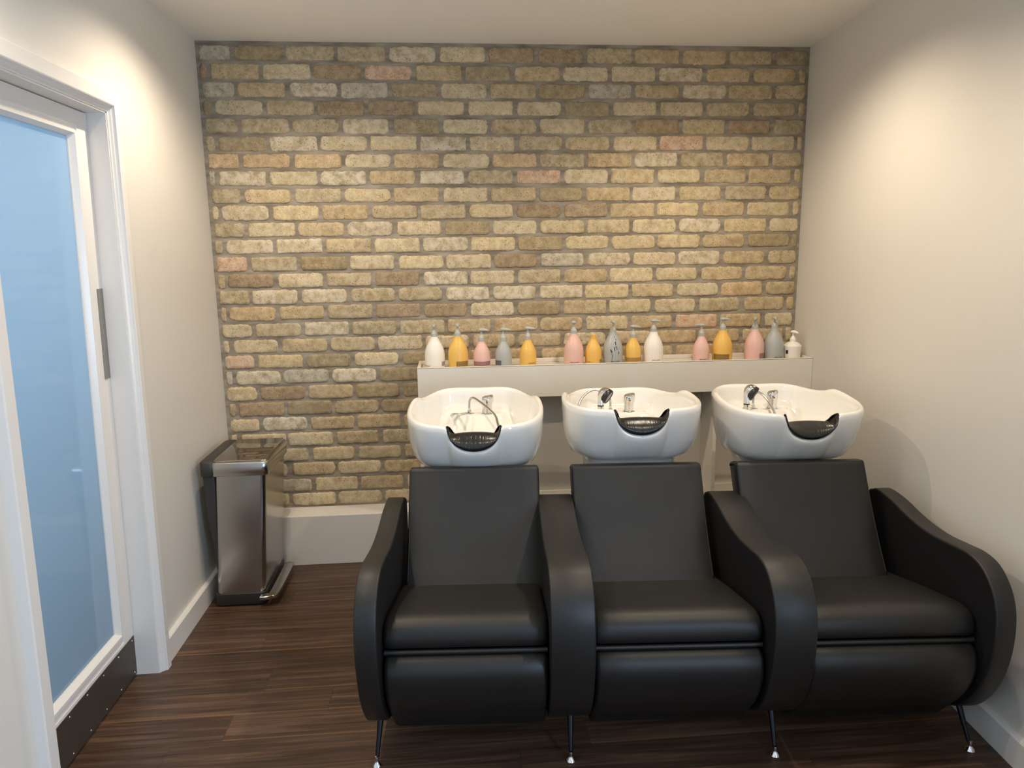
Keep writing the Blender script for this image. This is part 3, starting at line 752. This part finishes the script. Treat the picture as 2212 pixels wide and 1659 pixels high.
def pump(t, z, s, ang, m, sharp=False):
    mb = MB()
    mb.lathe([(0, 0), (.0155*s, 0), (.0152*s, .015*s), (.0135*s, .016*s), (.0120*s, .020*s), (.0070*s, .029*s), (.0052*s, .030*s), (.0048*s, .046*s), (0, .046*s)], c=(0, 0, z), seg=28)
    mb.build('collar', m, t)
    mb = MB(); rr = []
    ca, sa = math.cos(ang), math.sin(ang)
    # domed thumb pad drawn out into a spout
    for k, zz in ((.30, .0440), (.62, .0450), (.92, .0475), (1.0, .0500), (.95, .0530), (.78, .0560), (.50, .0582), (.15, .0592)):
        ring = []
        for j in range(28):
            an = 2*PI*j/28; x = .0150*k*math.cos(an); y = .0125*k*math.sin(an)
            e = max(0, math.cos(an))**5*.020*(1 if .9 < k else k)
            x += e; dz = -.35*e*(1 if zz > .047 else .3)
            ring.append(((x*ca-y*sa)*s, (x*sa+y*ca)*s, z+(zz+dz*.5)*s))
        rr.append(ring)
    mb.rings(rr); mb.build('pump_head', m, t, angle=60)
def bottle(x, y, R, Hb, color, ang, label, has_pump=True, lbl=None, words=None, drips=False, group='pump bottles on the wash station shelf'):
    t = empty('pump_bottle' if has_pump else 'open_bottle', (x, y, .926)); tag(t, label, 'bottle', group)
    mb = MB(); mb.lathe([(0, 0)]+[(R*r, Hb*h) for h, r in BP]+[(0, Hb)], seg=48); mb.build('body', BM[color], t, angle=50)
    if has_pump: pump(t, Hb, R/.046 if R > .043 else 1.0, ang, M_pump)
    else:
        mb = MB(); mb.lathe([(0, 0), (.0135, 0), (.0140, .001), (.0140, .003), (.0125, .004), (.0130, .006), (.0120, .0075), (.0128, .010), (.0125, .016), (.011, .0165), (.010, .013), (0, .013)], c=(0, 0, Hb), seg=28)
        mb.build('threaded_neck', BM[color], t)
    if lbl:
        a0, a1, z0, z1, nl = lbl; n = 12; rings = []
        def patch(a0, a1, z0, z1, off, name, m, par, nz=3):
            vs = []; fs = []
            for i in range(nz+1):
                z = z0+(z1-z0)*i/nz; rr_ = brad(z/Hb, R)+off
                for j in range(n+1): a = a0+(a1-a0)*j/n; vs.append((rr_*math.sin(a), -rr_*math.cos(a), z))
            for i in range(nz):
                for j in range(n): q = i*(n+1)+j; fs.append((q, q+1, q+n+2, q+n+1))
            mb = MB(); mb.add(vs, fs); return mb.build(name, m, par)
        lb = patch(a0, a1, z0, z1, .0005, 'label', LBL[color], t)
        if nl:
            for k in range(nl):
                zz = z0+(z1-z0)*(k+.6)/nl; patch(a0+.03, a1-.03, zz-.0008, zz+.0008, .0009, 'printed_line', LINE[color], lb, 1)
    if words:
        txt, a, z, sz = words; text_on_cylinder(txt, sz, brad(z/Hb, R)+.0007, a, z, t, M_ink)
    if drips:
        rnd = random.Random(3)
        for (a, h0, h1, wd) in ((.10, .74, .62, .0022), (.18, .60, .50, .0016), (-.02, .58, .42, .0018), (-.40, .50, .42, .0018), (-.32, .46, .38, .0022), (-.28, .38, .08, .0010), (-.33, .10, .02, .001), (.42, .42, .32, .0014), (.22, .82, .76, .0012), (0.05, .90, .84, .001), (.26, .50, .49, .0016)):
            pts = []
            for k in range(7):
                h = h0+(h1-h0)*k/6; rr_ = brad(h, R)+.0004; aa = a+.03*math.sin(k*1.7+a*9); pts.append((rr_*math.sin(aa), -rr_*math.cos(aa), h*Hb))
            mb = MB(); mb.tube(pts, lambda s, w_=wd: w_*(.35+.65*math.sin(PI*min(1, s+.1))), 6, 3); mb.build('dye_drip', M_dye, t)
    return t
GB, GS = .0458, .0385; HBG, HSM = .145, .120
R0 = 0.0; RC = -PI/2
SE = 'SERIE EXPERT'
G1 = 'large pump bottles on the shelf'; G2 = 'small pump bottles on the shelf'
Y0 = -.135
bottle(1.082, Y0, GB, HBG, 'white', RC, 'large pearl-white pump bottle at the far left end of the shelf', lbl=(.75, 1.35, .014, .034, 4), words=(SE, -1.0, .013, .0075), group=G1)
bottle(1.188, Y0, GB, HBG, 'yellow', RC, 'large golden-yellow pump bottle next to the leftmost white one', lbl=(-.22, 1.25, .010, .034, 4), group=G1)
bottle(1.296, Y0, GS, HSM, 'pink', -.15, 'small pale pink pump bottle above the left basin, between yellow and grey bottles', lbl=(-1.3, 1.3, .010, .030, 4), group=G2)
bottle(1.396, Y0, GS, HSM, 'grey', -.1, 'small silver-grey pump bottle above the left basin', lbl=(-1.35, -.35, .010, .032, 4), group=G2)
bottle(1.509, Y0, GS, HSM+.003, 'yellow', -.2, 'small golden-yellow pump bottle standing alone right of the small grey one', words=(SE, .45, .014, .0065), group=G2)
bottle(1.722, Y0, GB, HBG, 'pink', PI/2, 'large pale pink pump bottle beside the bottle without a pump', words=(SE, -.05, .013, .0075), group=G1)
bottle(1.814, Y0, GS, HSM, 'yellow', 0, 'small golden-yellow bottle with its pump missing', has_pump=False, lbl=(.65, 1.3, .008, .026, 0), words=('SERIE', -.7, .012, .0065), group='bottles without a pump')
bottle(1.906, Y0, GB, HBG, 'grey', RC, 'large silver-grey pump bottle streaked with dark dye drips', words=(SE, .1, .013, .0075), drips=True, group=G1)
bottle(2.001, Y0, GS, HSM, 'yellow', -.15, 'small golden-yellow pump bottle between the dye-stained grey and the white bottle', lbl=(-1.2, 1.3, .012, .030, 0), group=G2)
bottle(2.098, Y0, GB, HBG, 'white', -.1, 'large pearl-white pump bottle above the middle basin', words=(SE, .1, .014, .0075), group=G1)
bottle(2.328, Y0, GS, HSM, 'pink', PI*.85, 'small pale pink pump bottle beside the large yellow one at the right', words=(SE, 0, .011, .0065), group=G2)
bottle(2.430, Y0, GB+.001, HBG, 'yellow', 0, 'large golden-yellow pump bottle with its spout pointing right', lbl=(-1.3, .42, .010, .036, 5), group=G1)
bottle(2.586, Y0, GB, HBG, 'pink', RC-.5, 'large pale pink pump bottle beside the large plain grey one', lbl=(.15, 1.3, .010, .036, 4), group=G1)
bottle(2.681, Y0, GB, HBG+.001, 'grey', RC-.3, 'large clean silver-grey pump bottle next to the squat white dispenser', words=(SE, .2, .012, .0075), group=G1)
def dispenser():
    t = empty('squat_dispenser', (2.772, -.140, .926)); tag(t, 'squat white pump dispenser with flat shoulder by the right wall', 'bottle')
    R = .0400
    mb = MB(); mb.lathe([(0, 0), (R*.90, 0), (R*.93, .003), (R*.97, .050), (R, .060), (R*1.01, .064), (R*.97, .067), (R*.72, .076), (R*.45, .081), (R*.36, .082), (0, .082)], seg=48); mb.build('body', M_white_pl, t, angle=35)
    pump(t, .081, .95, RC+.3, M_white_pl)
    n = 6; vs = []; fs = []
    for i in range(2):
        for j in range(n+1): a = -1.28+.34*j/n; rr_ = R*.972+.0006; vs.append((rr_*math.sin(a), -rr_*math.cos(a), .028+.017*i))
    for j in range(n): fs.append((j, j+1, j+n+2, j+n+1))
    mb = MB(); mb.add(vs, fs); tag(mb.build('label', M_ink, t), 'small dark square label')
dispenser()

# ------------------------------------------------------------------ step bin in the corner
def bin_():
    t = empty('pedal_bin', (.26, -.34, 0)); tag(t, 'tall brushed steel pedal bin with dark plastic base in the left corner', 'bin')
    ox, oy = .26, -.34
    def rr(mb, x0, x1, y0, y1, r, zs):
        rs = []
        for z, ins in zs: rs.append([(px-ox, py-oy, z) for px, py in rrect(x0+ins, x1-ins, y0+ins, y1-ins, max(.002, r-ins))])
        mb.rings(rs)
    mb = MB(); rr(mb, .147, .354, -.520, -.150, .026, [(0.0, .010), (.006, .003), (.012, 0), (.055, 0), (.0565, .003)]); mb.build('base', M_binplastic, t, angle=50)
    mb = MB(); rs = []
    for k in range(9):
        f = k/8; z = .0565+(.565-.0565)*f; rs.append([(px-ox, py-oy, z) for px, py in rrect(.156+.030*f, .352+.038*f, -.515, -.156, .022)])
    mb.rings(rs); mb.build('body', M_steel, t, angle=50)
    mb = MB(); rr(mb, .172, .403, -.522, -.150, .026, [(.565, .002), (.567, 0), (.618, 0), (.6215, .003)]); rim = mb.build('rim', M_steel, t, angle=50)
    mb = MB(); rr(mb, .182, .400, -.515, -.157, .024, [(.6215, .0), (.628, .002), (.630, .006)]); tag(mb.build('lid', M_steel_lid, t, angle=60), 'dark mirror-finish lid')
    # plastic hinge housing and spine along the wall side
    mb = MB(); rr(mb, .130, .194, -.5225, -.150, .026, [(.566, .002), (.568, 0), (.622, 0), (.6265, .004)])
    mb.build('hinge_cover', M_binplastic, t, angle=50)
    mb = MB(); prof = [(.186, .565), (.138, .565), (.142, .42), (.146, .36), (.160, .25), (.162, .16), (.170, .16)]
    rs = [[(a-ox, y-oy, z) for a, z in prof] for y in (-.508, -.175)]
    mb.rings(rs); mb.build('spine', M_binplastic, t, smooth=False, bevel=.006)
    # pedal bar wrapping the side facing the room
    mb = MB(); rs = []
    outer = [(.338, -.552), (.362, -.551), (.386, -.540), (.405, -.510), (.410, -.235), (.403, -.205), (.385, -.195)]
    inner = [(.338, -.524), (.350, -.522), (.362, -.514), (.370, -.495), (.370, -.245), (.368, -.225), (.366, -.218)]
    outer = [tuple(p) for p in catmull([Vector(p) for p in outer], 4)]; inner = [tuple(p) for p in catmull([Vector(p) for p in inner], 4)]
    for (a, b), (c, d) in zip(outer, inner):
        rs.append([(a-ox, b-oy, .038), (a-ox, b-oy, .050), (a-ox-(a-c)*.1, b-oy-(b-d)*.1, .052), (c-ox, d-oy, .052), (c-ox, d-oy, .038)])
    mb.rings(rs); mb.build('pedal', M_steel, t, angle=30)
bin_()
